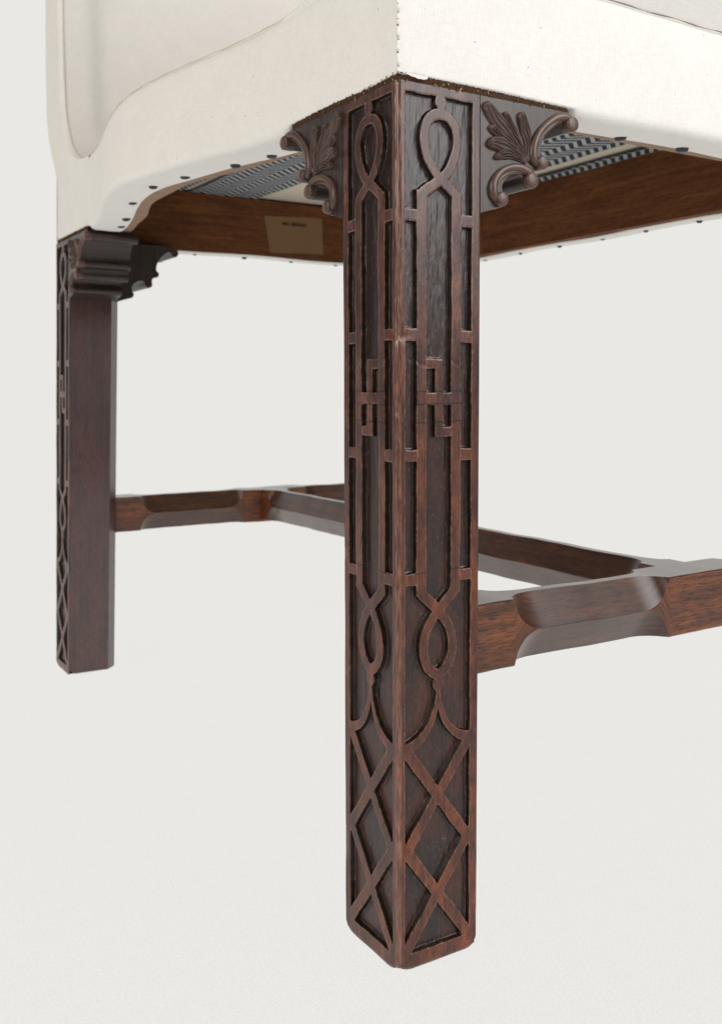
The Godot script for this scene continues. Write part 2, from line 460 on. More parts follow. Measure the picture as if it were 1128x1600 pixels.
# wood colour of a carved face, upper gloss painted in: rubbed arrises, wax and dust left in the sunk parts, old cracks
func carved_tone(u: float, v: float, d: float, seed_: float, down: bool, cut: bool, worn: bool, cracks: Array) -> Color:
	var sp := fine.get_noise_3d(u * 0.5, v * 0.35, seed_ + 80.0)
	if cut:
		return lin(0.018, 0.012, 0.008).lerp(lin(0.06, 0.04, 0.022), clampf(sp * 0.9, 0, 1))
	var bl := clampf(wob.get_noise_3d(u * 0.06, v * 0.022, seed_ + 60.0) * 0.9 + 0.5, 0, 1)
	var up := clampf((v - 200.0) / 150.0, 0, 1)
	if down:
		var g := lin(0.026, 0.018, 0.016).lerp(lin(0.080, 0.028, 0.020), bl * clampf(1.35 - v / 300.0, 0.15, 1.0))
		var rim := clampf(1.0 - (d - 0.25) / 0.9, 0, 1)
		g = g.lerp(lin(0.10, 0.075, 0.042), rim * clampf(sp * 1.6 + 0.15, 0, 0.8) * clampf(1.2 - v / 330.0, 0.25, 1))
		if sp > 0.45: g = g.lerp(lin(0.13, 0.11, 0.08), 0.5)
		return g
	var c := lin(0.185, 0.056, 0.024).lerp(lin(0.150, 0.078, 0.060), up)  # grey gloss of the upper leg painted into the fret colour
	c = c.lerp(lin(0.055, 0.021, 0.017), bl * 0.95)
	var mott := wob.get_noise_3d(u * 0.16, v * 0.09, seed_ + 140.0)
	c = c * (1.0 + 0.45 * mott)
	var streak := fine.get_noise_3d(u * 1.4, v * 0.06, seed_ + 120.0)
	c = c * (1.0 + 0.35 * streak)
	if sp > 0.30: c = c.lerp(lin(0.035, 0.018, 0.014), minf(1.0, (sp - 0.30) * 3.0))
	if d > -0.55: c = c.lerp(lin(0.33, 0.18, 0.12), clampf(0.3 + sp + up * 0.25, 0, 1) * 0.8)  # rubbed edges, plus a painted highlight that grows higher up
	if worn:
		for q in cracks:
			if absf(v - q - 0.02 * u) < 0.3 and u > 9.0 and u < 36.0: c = c * 0.25
		if absf(u - 1.0) < 5.0 and absf(v - 285.0) < 4.0: c = c.lerp(lin(0.05, 0.032, 0.026), exp(-(pow((u - 0.5) / 2.6, 2.0) + pow((v - 286.0) / 2.0, 2.0))))
	return c

# the rounded carved corner between the two faces
func corner_bead(parent: Node3D, origin: Vector3, ea: Vector3, na: Vector3, eb: Vector3, nb: Vector3, worn: bool) -> void:
	var rows := []; var cols := []
	var r := 0.0021
	for j in 300:
		var v := VH * j / 299.0
		var row := []; var crow := []
		for k in 9:
			var w := k / 8.0
			var p := ea * r * (1.0 - w) + eb * r * w
			var n := (na * (1.0 - w) + nb * w).normalized()
			var off := sin(w * PI) * 0.00062 + 0.00008
			off += wob.get_noise_3d(v * 0.02, w * 0.8, 3.0) * 0.00022 + fine.get_noise_3d(v * 0.12, w * 2.0, 7.0) * 0.00012
			if k == 2 or k == 6: off -= 0.00022 * clampf((v - 60.0) / 120.0, 0.1, 1)
			if worn:
				off -= 0.0014 * exp(-pow((v - 285.0) / 3.2, 2.0)) * sin(w * PI)
				for d in [251.0, 236.0, 176.0, 62.0]: off -= 0.0005 * exp(-pow((v - d) / 2.4, 2.0)) * sin(w * PI)
			if v < 3.0: off -= 0.001 * pow((3.0 - v) / 3.0, 2.0)
			var lift := 3.4 * pow(7.0 / 9.0, 2.0) * pow(1.0 - v / 22.0, 2.0) if v < 22.0 else 0.0
			row.append(origin + p + n * off + Vector3(0, (v + lift) * 0.001, 0))
			var sp := clampf(fine.get_noise_3d(v * 0.10, w * 3.0, 11.0) + 0.5, 0, 1)
			crow.append(lin(0.17, 0.060, 0.032).lerp(lin(0.15, 0.070, 0.052), clampf((v - 200.0) / 150.0, 0, 1)).lerp(lin(0.36, 0.20, 0.14), sp * 0.6).lerp(lin(0.06, 0.03, 0.024), clampf(wob.get_noise_2d(v * 0.05, w * 2.0) * 1.4, 0, 0.8)))  # upper part greyed like the fret, gloss put into the colour
		rows.append(row); cols.append(crow)
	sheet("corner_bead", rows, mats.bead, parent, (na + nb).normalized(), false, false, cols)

func carved_leg(at: Vector3, ea: Vector3, na: Vector3, eb: Vector3, nb: Vector3, seed_: float, step: int, worn: bool) -> Node3D:
	var leg := Node3D.new(); leg.name = "leg"; chair.add_child(leg, true)
	# the faces begin where the bead ends; both are drawn from u = 2.1 mm inwards of the corner
	carved_face(leg, at, ea, na, seed_, step, 0.010, worn)
	carved_face(leg, at, eb, nb, seed_ + 17.0, step, 0.0, worn)
	corner_bead(leg, at, ea, na, eb, nb, worn)
	# the plain inner sides, with the inside corner planed off
	var rows := []
	var ch := 0.0085
	for j in 24:
		var y := VH * 0.001 * j / 23.0
		var la := leg_width(y, 0.010); var lb := leg_width(y, 0.0)
		var o := at + Vector3(0, y + (0.0012 * pow(1.0 - y / 0.022, 2.0) if y < 0.022 else 0.0), 0)
		var ins := 0.0008 * pow(maxf(0.0, 1.0 - y / 0.003), 2.0)
		var worn_up := Vector3(0, 0.0034 * pow(1.0 - y / 0.022, 2.0) if y < 0.022 else 0.0, 0)
		var A := o + ea * (la - ins) - na * 0.0007; var B := o + eb * (lb - ins) - nb * 0.0007
		var far := o + ea * la + eb * lb
		var c1 := far - eb * ch; var c2 := far - ea * ch
		var row := []
		for k in 8: row.append(A.lerp(c1, k / 7.0) + worn_up * pow(maxf(0.0, 1.0 - k * 0.78), 3.0))
		for k in 3: row.append(c1.lerp(c2, (k + 1) / 4.0))
		for k in 8: row.append(c2.lerp(B, k / 7.0) + worn_up * pow(maxf(0.0, 1.0 - (7 - k) * 0.78), 3.0))
		rows.append(row)
	# three flat facets, each its own sheet so that their arrises stay crisp
	for f in [[0, 7, ea], [7, 11, ea + eb], [11, 18, eb]]:
		var cut := []
		for row in rows: cut.append(row.slice(f[0], f[1] + 1))
		sheet("plain_side", cut, mats.leg_side, leg, f[2])
	# underside of the foot, raised on an added spacer so light gets under
	var gl := at + ea * 0.022 + eb * 0.022
	tube("added_glide", [gl + Vector3(0, -0.0015, 0), gl + Vector3(0, 0.0048, 0)], [0.006, 0.006], mats.tack, leg, 16)
	var foot := []
	for k in 13:
		var row := []
		for q in 13:
			var u := 0.8 + 43.4 * q / 12.0; var w := 0.8 + 43.4 * k / 12.0
			if u + w > 79.0:
				var cutback := (u + w - 79.0) * 0.5
				u -= cutback; w -= cutback
			var l := 0.0
			for p in [u, w]: l = maxf(l, 4.6 * pow(maxf(0.0, (p - 39.5) / 7.0), 3.0))
			l = maxf(l, 3.4 * pow(maxf(0.0, (9.0 - maxf(u, w)) / 9.0), 2.0))
			row.append(at + Vector3(0, 0.0004 + l * 0.001, 0) + ea * u * 0.001 + eb * w * 0.001)
		foot.append(row)
	sheet("foot_sole", foot, mats.leg_side, leg, Vector3.DOWN)
	return leg

func plain_leg(x0: float, z0: float) -> void:
	var leg := Node3D.new(); leg.name = "leg"; chair.add_child(leg, true)
	var c := 0.004; var s := 0.044
	var poly := PackedVector2Array([Vector2(c, 0), Vector2(s - c, 0), Vector2(s, c), Vector2(s, s - c), Vector2(s - c, s), Vector2(c, s), Vector2(0, s - c), Vector2(0, c)])
	prism("plain_post", poly, 0.455, Transform3D(Basis(Vector3(1, 0, 0), Vector3(0, 0, -1), Vector3(0, 1, 0)), Vector3(x0, -0.0015, z0)), mats.leg_side, leg)

# ------------------------------------------------------------------ brackets between leg and rail
# s: outwards from the leg's carved corner, y up, d proud of the face (all metres)
func arc(c: Vector2, r: float, a0: float, a1: float, n: int) -> Array:
	var out := []
	for k in n + 1: out.append(c + Vector2(cos(lerpf(a0, a1, float(k) / n)), sin(lerpf(a0, a1, float(k) / n))) * r)
	return out

func bracket(at: Vector3, es: Vector3, en: Vector3, root: float, full: bool, thick: float) -> void:
	var b := Node3D.new(); b.name = "bracket"; chair.add_child(b, true)
	var P := func(s: float, y: float, d: float) -> Vector3: return at + es * s * 0.001 + Vector3(0, y * 0.001, 0) + en * d * 0.001
	var o := []
	o.append(Vector2(root, LEG_TOP * 1000.0)); o.append(Vector2(102.5, LEG_TOP * 1000.0))
	o.append_array(arc(Vector2(102.6, 392.6), 4.0, PI * 0.5, -PI * 0.55, 8))
	o.append_array(smooth_path([Vector2(99.4, 391.6), Vector2(97.0, 393.2), Vector2(91.0, 389.6), Vector2(86.4, 383.6), Vector2(84.2, 377.6), Vector2(84.6, 374.2)], 4))
	o.append_array(arc(Vector2(84.0, 371.0), 3.0, PI * 0.35, -PI * 0.6, 6))
	o.append(Vector2(80.6, 367.0))
	o.append_array(arc(Vector2(76.6, 361.4), 3.8, PI * 0.2, -PI * 0.75, 7))
	o.append_array(smooth_path([Vector2(73.0, 360.6), Vector2(71.4, 363.6), Vector2(66.6, 363.8), Vector2(62.0, 360.8), Vector2(60.0, 356.8), Vector2(61.2, 353.6)], 4))
	o.append_array(arc(Vector2(58.4, 350.6), 3.6, PI * 0.3, -PI * 0.55, 7))
	o.append(Vector2(52.0, 345.2)); o.append(Vector2(root, 343.4))
	var poly := PackedVector2Array()
	for p in o:
		if poly.is_empty() or poly[-1].distance_to(p) > 0.15: poly.append(p)
	var f := Transform3D(Basis(es * 0.001, Vector3(0, 0.001, 0), -en * 0.001), at)
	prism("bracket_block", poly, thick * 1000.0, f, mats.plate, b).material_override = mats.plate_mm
	if not full: return
	# two C-scrolls, rolled at both ends
	for sc in [[[84.0, 371.0], [79.4, 372.0], [79.2, 378.2], [82.8, 385.4], [88.6, 391.0], [95.2, 395.0], [101.6, 395.4], [103.4, 392.4]], [[58.4, 350.8], [54.6, 352.0], [54.0, 357.2], [57.2, 362.4], [62.8, 366.0], [70.0, 367.2], [76.0, 365.4], [77.0, 361.6]]]:
		var pts := []
		for q in sc: pts.append(P.call(q[0], q[1], 0.6))
		var path := smooth_path(pts, 6)
		var rr := []
		for i in path.size():
			var t := float(i) / (path.size() - 1)
			rr.append(0.00205 + 0.0003 * sin(t * 9.0) - 0.0003 * (1.0 - smoothstep(0.0, 0.25, t)))
		var scroll := tube("scroll", path, rr, mats.carved, b, 12, 1.0, en)
		var lip := []; var lr := []
		for i in path.size():
			var tg: Vector3 = (path[mini(i + 1, path.size() - 1)] - path[maxi(i - 1, 0)]).normalized()
			var inn := tg.cross(en).normalized()
			if inn.dot(pts[4] - (pts[0] + pts[-1]) * 0.5) > 0.0: inn = -inn
			var t := float(i) / (path.size() - 1)
			lip.append(path[i] + inn * 0.0024 * sin(t * PI) - en * 0.0006); lr.append(0.0012)
		tube("scroll_lip", lip, lr, mats.carved, scroll, 8, 1.0, en)
		for e in [0, -1]:
			var c: Vector3 = pts[e]
			var r := 0.0034 if e == 0 else 0.0039
			var prof := [Vector2(1.0, -3.0), Vector2(1.0, 1.6), Vector2(0.93, 2.4), Vector2(0.78, 2.9), Vector2(0.4, 3.1), Vector2(0.02, 3.15)]
			var rows := []
			for q in prof:
				var row := []
				for k in 18: row.append(c + (es * cos(TAU * k / 18) + Vector3.UP * sin(TAU * k / 18)) * r * q.x + en * q.y * 0.001)
				rows.append(row)
			sheet("scroll_end", rows, mats.carved, scroll, en, true)
	# an acanthus spray: each leaf curls out of the stem by the scrolls
	var leaves := [
		[[[75.0, 370.0], [69.0, 377.6], [62.0, 384.0], [55.0, 389.6], [48.8, 395.6]], 4.3, 2.4],
		[[[75.2, 371.0], [71.0, 378.4], [66.2, 385.2], [60.6, 392.8]], 2.5, 2.2],
		[[[75.8, 371.0], [76.0, 379.0], [74.2, 386.0], [70.8, 394.2]], 3.4, 2.4],
		[[[74.0, 371.6], [68.0, 376.6], [60.0, 380.8], [51.6, 384.8]], 2.9, 2.0],
		[[[73.6, 371.0], [67.0, 374.6], [59.0, 377.0], [51.0, 376.6]], 4.1, 2.7],
		[[[73.4, 370.6], [67.0, 372.2], [61.6, 372.8], [55.4, 370.4]], 2.6, 2.4]]
	for lf in leaves:
		var pts := []
		for q in lf[0]: pts.append(Vector2(q[0], q[1]))
		var path := smooth_path(pts, 10)
		var rows := []; var tones := []
		var n := path.size() - 1
		for i in path.size():
			var t := float(i) / n
			var tg: Vector2 = (path[mini(i + 1, n)] - path[maxi(i - 1, 0)]).normalized()
			var sd := Vector2(-tg.y, tg.x)
			var tone := []
			var w: float = lf[1] * (0.42 + 0.58 * smoothstep(0.0, 0.65, t)) * sqrt(maxf(0.0, 1.0 - pow(maxf(0.0, (t - 0.72) / 0.28), 2.2)) + 0.002)
			var row := []
			for k in 31:
				var a := k / 30.0 * 2.0 - 1.0
				var thin := minf(1.0, w / 2.0)
				var hgt: float = lf[2] * (0.50 + 0.55 * t + 0.35 * exp(-pow((t - 0.86) / 0.12, 2.0))) * pow(maxf(0.0, 1.0 - pow(absf(a), 2.6)), 0.7) * minf(1.0, w / 1.4) - 0.2
				var vein := 0.0                     # three cut veins that run out before the tip
				for c in [-0.48, 0.0, 0.48]: vein = maxf(vein, 1.0 - absf(a - c + 0.05 * sin(t * 7.0)) / 0.17)
				vein *= smoothstep(0.03, 0.2, t) * (1.0 - smoothstep(0.86, 0.98, t))
				hgt -= 1.0 * vein * thin
				hgt += 0.18 * sin(t * 16.0 + a * 3.0) * thin
				var ew := w * (1.0 + 0.10 * sin(t * 13.0) * absf(a))
				row.append(P.call(path[i].x + sd.x * ew * a, path[i].y + sd.y * ew * a, hgt))
				var darkening := vein * 0.8 + clampf(absf(a) * 5.0 - 4.0, 0, 1) * 0.4  # veins and rims of the leaf coloured darker
				tone.append(Color.WHITE.lerp(Color(0.24, 0.21, 0.2), clampf(darkening + fine.get_noise_2d(k * 0.4, i * 0.25) * 0.35, 0, 1)))
			rows.append(row); tones.append(tone)
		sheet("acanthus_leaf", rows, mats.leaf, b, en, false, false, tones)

# ------------------------------------------------------------------ stretchers
# a bar with stopped chamfers; plan gives 0 (square) .. 1 (chamfers meeting) along its length
func stretcher(a: Vector3, b: Vector3, hw: float, hh: float, stops: Array, seed_: float) -> void:
	var st := Node3D.new(); st.name = "stretcher"; chair.add_child(st, true)
	var dir := (b - a).normalized(); var side := dir.cross(Vector3.UP).normalized()
	var length := (b - a).length()
	var ts := []
	var x := 0.0
	while x < length: ts.append(x); x += 0.002
	ts.append(length)
	var rows := []
	for t in ts:
		var k := 0.0
		for s in stops:
			if t > s.x and t < s.y:
				var e := minf(t - s.x, s.y - t) / 0.019
				k = 1.0 if e >= 1.0 else sqrt(maxf(0.0, 1.0 - (1.0 - e) * (1.0 - e)))
		var wv := wob.get_noise_2d(t * 18.0, seed_) * 0.0006
		var c := 0.0098 * k + 0.0007; var d := (hh - 0.0004) * k + 0.0006
		var base: Vector3 = a + dir * t + Vector3(0, wv, 0)
		var row := []
		for q in [Vector2(hw, hh - d), Vector2(hw - c, hh), Vector2(-hw + c, hh), Vector2(-hw, hh - d), Vector2(-hw, -hh + d), Vector2(-hw + c, -hh), Vector2(hw - c, -hh), Vector2(hw, -hh + d)]:
			row.append(base + side * q.x + Vector3.UP * q.y)
		rows.append(row)
	var names := ["top_chamfer", "top_face", "top_chamfer", "side_face", "bottom_chamfer", "bottom_face", "bottom_chamfer", "side_face"]
	var hints := [side + Vector3.UP, Vector3.UP, -side + Vector3.UP, -side, -side - Vector3.UP, Vector3.DOWN, side - Vector3.UP, side]
	for f in 8:
		var cut := []; var tones := []
		for i in rows.size():
			var row: Array = rows[i]
			var pair := []; var tone := []
			for k in 7:
				var w: float = [0.0, 0.06, 0.2, 0.5, 0.8, 0.94, 1.0][k]
				pair.append(row[f].lerp(row[(f + 1) % 8], w))
				var rub := clampf(0.6 + fine.get_noise_3d(i * 0.06, f + w, seed_), 0, 1)
				tone.append(Color(0.62, 0.60, 0.60).lerp(Color(1.0, 0.98, 0.95), rub) if k == 0 or k == 6 else Color(0.60, 0.58, 0.58))
			cut.append(pair); tones.append(tone)
		sheet(names[f], cut, mats.stretcher if names[f] == "side_face" else mats.scoop if names[f] == "top_chamfer" else mats.polished, st, hints[f], false, false, tones)

# ------------------------------------------------------------------ upholstery
func bow(x: float) -> float:                    # the serpentine front, in plan
	var d := absf(x + WIDTH * 0.5) / 0.205
	return 0.0 if d >= 1.0 else pow(cos(d * PI * 0.5), 2.3)

func bowed(x: float, y: float) -> float: return bow(x) * lerpf(0.034, 0.0275, clampf((y - 0.3985) / 0.0615, 0, 1))

func soft(x: float, y: float, s: float) -> float: return fine.get_noise_3d(x * 9.0, y * 9.0, s) * 0.0007

# profile of the covered rail from its top edge, down, round and under: Vector2(out, y)
func rail_profile(zone: float, under: float) -> Array:
	var yb := lerpf(0.3978, 0.4012, zone)
	var r := lerpf(0.0065, 0.0016, zone)
	var wu := lerpf(under, 0.0045, zone)
	var p := [Vector2(-0.016, 0.4618), Vector2(-0.006, 0.4616), Vector2(-0.0016, 0.4606), Vector2(0.0, 0.4585)]
	for k in 7: p.append(Vector2(0.0005 * sin((k + 1) / 7.0 * PI), lerpf(0.455, yb + r + 0.001, k / 6.0)))
	for k in 6:
		var a := (k + 1) / 6.0 * PI * 0.5
		p.append(Vector2(-r + r * cos(a), yb + r - r * sin(a)))
	for k in 4: p.append(Vector2(-r - (wu - r) * (k + 1) / 4.0, yb - 0.0002 * sin(k * 1.3)))
	p.append(Vector2(-wu - 0.0005, yb + 0.0012))
	return p

func make_tack(p: Vector3, k: int) -> void:
	var t := MeshInstance3D.new(); t.name = "tack"
	t.mesh = tack_mesh; t.material_override = mats.tack
	t.position = p
	t.rotation = Vector3(0.08 * sin(k * 2.1), k * 1.7, 0.08 * cos(k * 1.3))
	var s := 0.7 if p.z < -0.35 or p.x < -0.54 else 1.0
	t.scale = Vector3(s + 0.12 * sin(k * 3.3), 1, s - 0.1 * sin(k * 2.3))
	chair.add_child(t, true)
var tack_mesh: ArrayMesh

func make_upholstery() -> void:
	# front panel of the seat rail between the arm fronts
	var xl := -0.4637; var xr := 0.0006
	var rows := []
	for i in 161:
		var x := lerpf(xl, xr, i / 160.0)
		var zone := maxf(smoothstep(-0.1060, -0.1020, x), 0.0)
		var row := []
		for q in rail_profile(zone, 0.028):
			row.append(Vector3(x, q.y + 0.0004 * sin(x * 60.0) * (1.0 if q.y < 0.41 else 0.0), bowed(x, q.y) + q.x + soft(x, q.y, 1.0)))
		rows.append(row)
	sheet("seat_front", rows, mats.calico, chair, Vector3(0, 0, 1))
	# arm fronts: one piece with the ends of the front rail
	var outer := [Vector2(0.3985, -0.5690), Vector2(0.425, -0.5685), Vector2(0.442, -0.5690), Vector2(0.455, -0.5702), Vector2(0.4605, -0.5732), Vector2(0.4826, -0.5900), Vector2(0.506, -0.603), Vector2(0.53, -0.6100), Vector2(0.58, -0.6148), Vector2(0.66, -0.6155), Vector2(0.83, -0.6165)]
	var inner := [Vector2(0.4612, -0.4637), Vector2(0.4622, -0.476), Vector2(0.4655, -0.497), Vector2(0.474, -0.5165), Vector2(0.485, -0.5300), Vector2(0.502, -0.5425), Vector2(0.5224, -0.5517), Vector2(0.56, -0.5583), Vector2(0.6276, -0.5629), Vector2(0.83, -0.5655)]
	for side in [0, 1]:
		rows = []
		var ys := [0.4014, 0.4024, 0.4045]
		for k in 60: ys.append(lerpf(0.407, 0.4608, k / 59.0))
		if side == 1: ys = [0.4585, 0.4598, 0.4606]
		for k in 140: ys.append(0.4612 + 0.3688 * pow(k / 139.0, 1.6))
		for yi in ys.size():
			var y: float = ys[yi]
			var xo := keyed(outer, y); var xi := keyed(inner, y) if y > 0.4612 else -0.4637
			var row := []
			for k in 29:
				var t := k / 28.0
				var x := lerpf(xo, xi, t)
				var z := bowed(x, y) + soft(x, y, 1.0)
				var e := minf(t, 1.0 - t if y > 0.461 else 1.0) * (xi - xo)      # rolled edges
				if e < 0.005: z -= 0.005 - sqrt(maxf(0.0, 0.005 * 0.005 - pow(0.005 - e, 2.0)))
				if y < 0.404: z -= (0.404 - y) * 0.5
				if side == 1: x = -WIDTH - x
				row.append(Vector3(x, y, z))
			rows.append(row)
		sheet("arm_front", rows, mats.calico, chair, Vector3(0, 0, 1))
		# arm body: outside flare, top, inside with a deep fillet down to the seat
		var prof := []
		for k in 30: prof.append(Vector2(keyed(outer, lerpf(0.4605, 0.83, k / 29.0)), lerpf(0.4605, 0.83, k / 29.0)))
		for k in 6: prof.append(Vector2(lerpf(-0.6165, -0.5655, (k + 1) / 7.0), 0.83 + 0.012 * sin((k + 1) / 7.0 * PI)))
		for k in 40:
			var y := 0.4612 + 0.3688 * pow(1.0 - k / 39.0, 1.6)
			prof.append(Vector2(keyed(inner, y), y))
		prof.append(Vector2(-0.44, 0.4610)); prof.append(Vector2(-0.40, 0.4610))
		rows = []
		for zz in [-0.0048, -0.006, -0.010, -0.016, -0.022, -0.028, -0.033, -0.038, -0.043, -0.05, -0.06, -0.08, -0.11, -0.15, -0.20, -0.25, -0.30, -0.35, -0.41]:
			var row := []
			for k in prof.size():
				var p: Vector2 = prof[k]
				var x := p.x
				if k > 35: x -= 0.006 * smoothstep(-0.026, -0.046, zz) - 0.026 * smoothstep(-0.05, -0.40, zz)
				if side == 1: x = -WIDTH - x
				row.append(Vector3(x, p.y, zz) + Vector3(soft(zz, p.y, 5.0), 0, 0))
			rows.append(row)
		sheet("arm", rows, mats.calico, chair, Vector3(-1 if side == 0 else 1, 0.2, 0))
		# seam round the inside of the arm front
		var path := []
		for k in 40:
			var y := 0.4612 + 0.3688 * pow(k / 39.0, 1.6)
			var x := keyed(inner, y) + 0.0003
			if side == 1: x = -WIDTH - x
			path.append(Vector3(x, y, -0.0040))
		var rr := []
		for k in path.size(): rr.append(0.0004)
		tube("arm_seam", path, rr, mats.seam, chair, 6)
	# side and back panels of the rail
	for s in [0, 1, 2]:
		rows = []
		for i in 101:
			var t := i / 100.0
			var along := t * (0.425 if s < 2 else WIDTH)
			var zone := 1.0 - smoothstep(0.1060, 0.1100, along) if s < 2 else 0.0
			var row := []
			for q in rail_profile(zone, 0.0215):
				var o: float = q.x + soft(along, q.y, 20.0 + s)
				var dip := 0.0006 * sin(along * 40.0) if q.y < 0.41 else 0.0
				if s == 0: row.append(Vector3(0.0006 + o, q.y + dip, -along))
				elif s == 1: row.append(Vector3(-WIDTH + 0.002 - o, q.y + dip, -along))
				else: row.append(Vector3(-along, q.y + dip, -0.425 - o))
			rows.append(row)
		sheet(["seat_side", "seat_side", "seat_back_rail_cover"][s], rows, mats.calico, chair, [Vector3(1, 0, 0), Vector3(-1, 0, 0), Vector3(0, 0, -1)][s])
	# seams: front edge, side edge, the stitched corner
	var sp := []; var sr := []
	for i in 90:
		var x := lerpf(xl, xr, i / 89.0)
		sp.append(Vector3(x, 0.4614 + 0.0002 * sin(i * 1.3), bowed(x, 0.46) - 0.0012)); sr.append(0.00035 + 0.00012 * sin(i * 0.9))
	tube("front_edge_seam", sp, sr, mats.seam, chair, 6)
	sp = []; sr = []
	for i in 90:
		sp.append(Vector3(0.0012, 0.4600 + 0.0003 * sin(i * 0.7), -0.004 - i * 0.0046)); sr.append(0.00028 + 0.00008 * sin(i * 1.1))
	tube("side_edge_seam", sp, sr, mats.side_seam, chair, 6)
	var fp := []; var fr := []
	for q in sp: fp.append(q + Vector3(-0.0014, 0, 0)); fr.append(0.0015)
	tube("side_edge_roll", fp, fr, mats.calico, chair, 8)
	sp = []; sr = []
	for i in 40:
		sp.append(Vector3(0.0006, 0.4018 + i * 0.0015, 0.0002) + Vector3(sin(i * 0.8), 0, -sin(i * 0.8)) * 0.00015); sr.append(0.00095)
	tube("corner_seam", sp, sr, mats.calico, chair, 8)
	for i in 8:
		var y := 0.4045 + i * 0.0066 + 0.0008 * sin(i * 5.0)
		var q := Vector3(0.0012, y, 0.0008)
		var tilt := Vector3(-1, 0.5 * sin(i * 2.0), 1).normalized() * 0.0007
		tube("stitch", [q - tilt, q + Vector3(0.0004, 0, 0.0004), q + tilt], [0.00015, 0.0002, 0.00015], mats.seam, chair, 5)
	# seat deck and the inside back
	rows = []
	for i in 25:
		var row := []
		for k in 25:
			var x := lerpf(-0.468, -WIDTH + 0.468, k / 24.0)
			var zf := bowed(x, 0.46) - 0.012
			row.append(Vector3(x, 0.4612 + 0.0006 * sin(i / 24.0 * PI), lerpf(zf, -0.41, i / 24.0)))
		rows.append(row)
	sheet("seat_deck", rows, mats.calico, chair, Vector3.UP)
	prism("inside_back", rect(-WIDTH + 0.02, 0.4625, -0.02, 0.72), 0.065, Transform3D(Basis.IDENTITY, Vector3(0, 0, -0.428)), mats.calico, chair)

func make_rails() -> void:
	# front rail follows the bow; its raw lower edge shows inside the cloth
	var poly := PackedVector2Array()
	for i in 41:
		var x := lerpf(-0.525, -0.047, i / 40.0)
		poly.append(Vector2(x, -(bowed(x, 0.40) - 0.0085)))
	for i in 41:
		var x := lerpf(-0.047, -0.525, i / 40.0)
		poly.append(Vector2(x, -(bowed(x, 0.40) * 0.93 - 0.0365 + 0.0012 * sin(x * 70.0))))
	prism("seat_rail", poly, 0.0585, Transform3D(Basis(Vector3(1, 0, 0), Vector3(0, 0, -1), Vector3(0, 1, 0)), Vector3(0, 0.3990, 0)), mats.raw, chair)
	prism("seat_rail", rect(-0.029, 0.3990, -0.008, 0.4575), 0.345, Transform3D(Basis.IDENTITY, Vector3(0, 0, -0.392)), mats.raw, chair)
	# left side and back rails, seen from inside
	prism("seat_rail", rect(0.3990, 0.0465, 0.4575, 0.396), 0.016, Transform3D(Basis(Vector3(0, 1, 0), Vector3(0, 0, -1), Vector3(1, 0, 0)), Vector3(-0.5645, 0, 0)), mats.rail, chair)
	prism("seat_rail", rect(0.3990, 0.030, 0.4575, 0.548), 0.022, Transform3D(Basis(Vector3(0, 1, 0), Vector3(-1, 0, 0), Vector3(0, 0, -1)), Vector3(0, 0, -0.393)), mats.rail, chair)
	# paper label on the left rail
	var label := Node3D.new(); label.name = "paper_label"; label.set_meta("label", "browned paper label pasted inside the rail"); chair.add_child(label, true)
	var rows := []
	for i in 9:
		var row := []
		for k in 9:
			var t := i / 8.0; var s := k / 8.0
			var z := lerpf(lerpf(-0.2080, -0.2770, t), lerpf(-0.2150, -0.2790, t), s)
			row.append(Vector3(-0.5482 + 0.0003 * sin(t * 7.0 + s * 3.0), lerpf(lerpf(0.4415, 0.4450, t), lerpf(0.4035, 0.4065, t), s), z))
		rows.append(row)
	sheet("paper", rows, mats.paper, label, Vector3(1, 0, 0))
	var tm := TextMesh.new()
	var sf := SystemFont.new(); sf.font_names = PackedStringArray(["Droid Sans"]); sf.font_weight = 700
	tm.font = sf; tm.text = "MRS. GRISTACE"; tm.font_size = 32; tm.pixel_size = 0.000125; tm.depth = 0.0003
	var t := MeshInstance3D.new(); t.name = "lettering"; t.mesh = tm; t.material_override = mats.ink
	t.transform = Transform3D(Basis(Vector3.UP, PI * 0.5), Vector3(-0.5477, 0.4352, -0.2435)); label.add_child(t, true)
	# webbing straps and the canvas they carry
	for b in [[-0.118, -0.045], [-0.200, -0.126], [-0.352, -0.285], [-0.391, -0.374]]:
		rows = []
		for i in 33:
			var s := i / 32.0
			var x := lerpf(-0.553, -0.022, s)
			var row := []
			for k in 5: row.append(Vector3(x, 0.4580 - 0.0015 * sin(s * PI) + 0.0004 * sin(k * 2.0 + i), lerpf(b[0], b[1], k / 4.0)))
			rows.append(row)
		sheet("webbing_strap", rows, mats.webbing, chair, Vector3.DOWN)
	rows = []
	for i in 9:
		var row := []
		for k in 9: row.append(Vector3(lerpf(-0.56, -0.01, i / 8.0), 0.4600, lerpf(-0.415, -0.01, k / 8.0)))
		rows.append(row)
	sheet("canvas", rows, mats.canvas, chair, Vector3.DOWN)

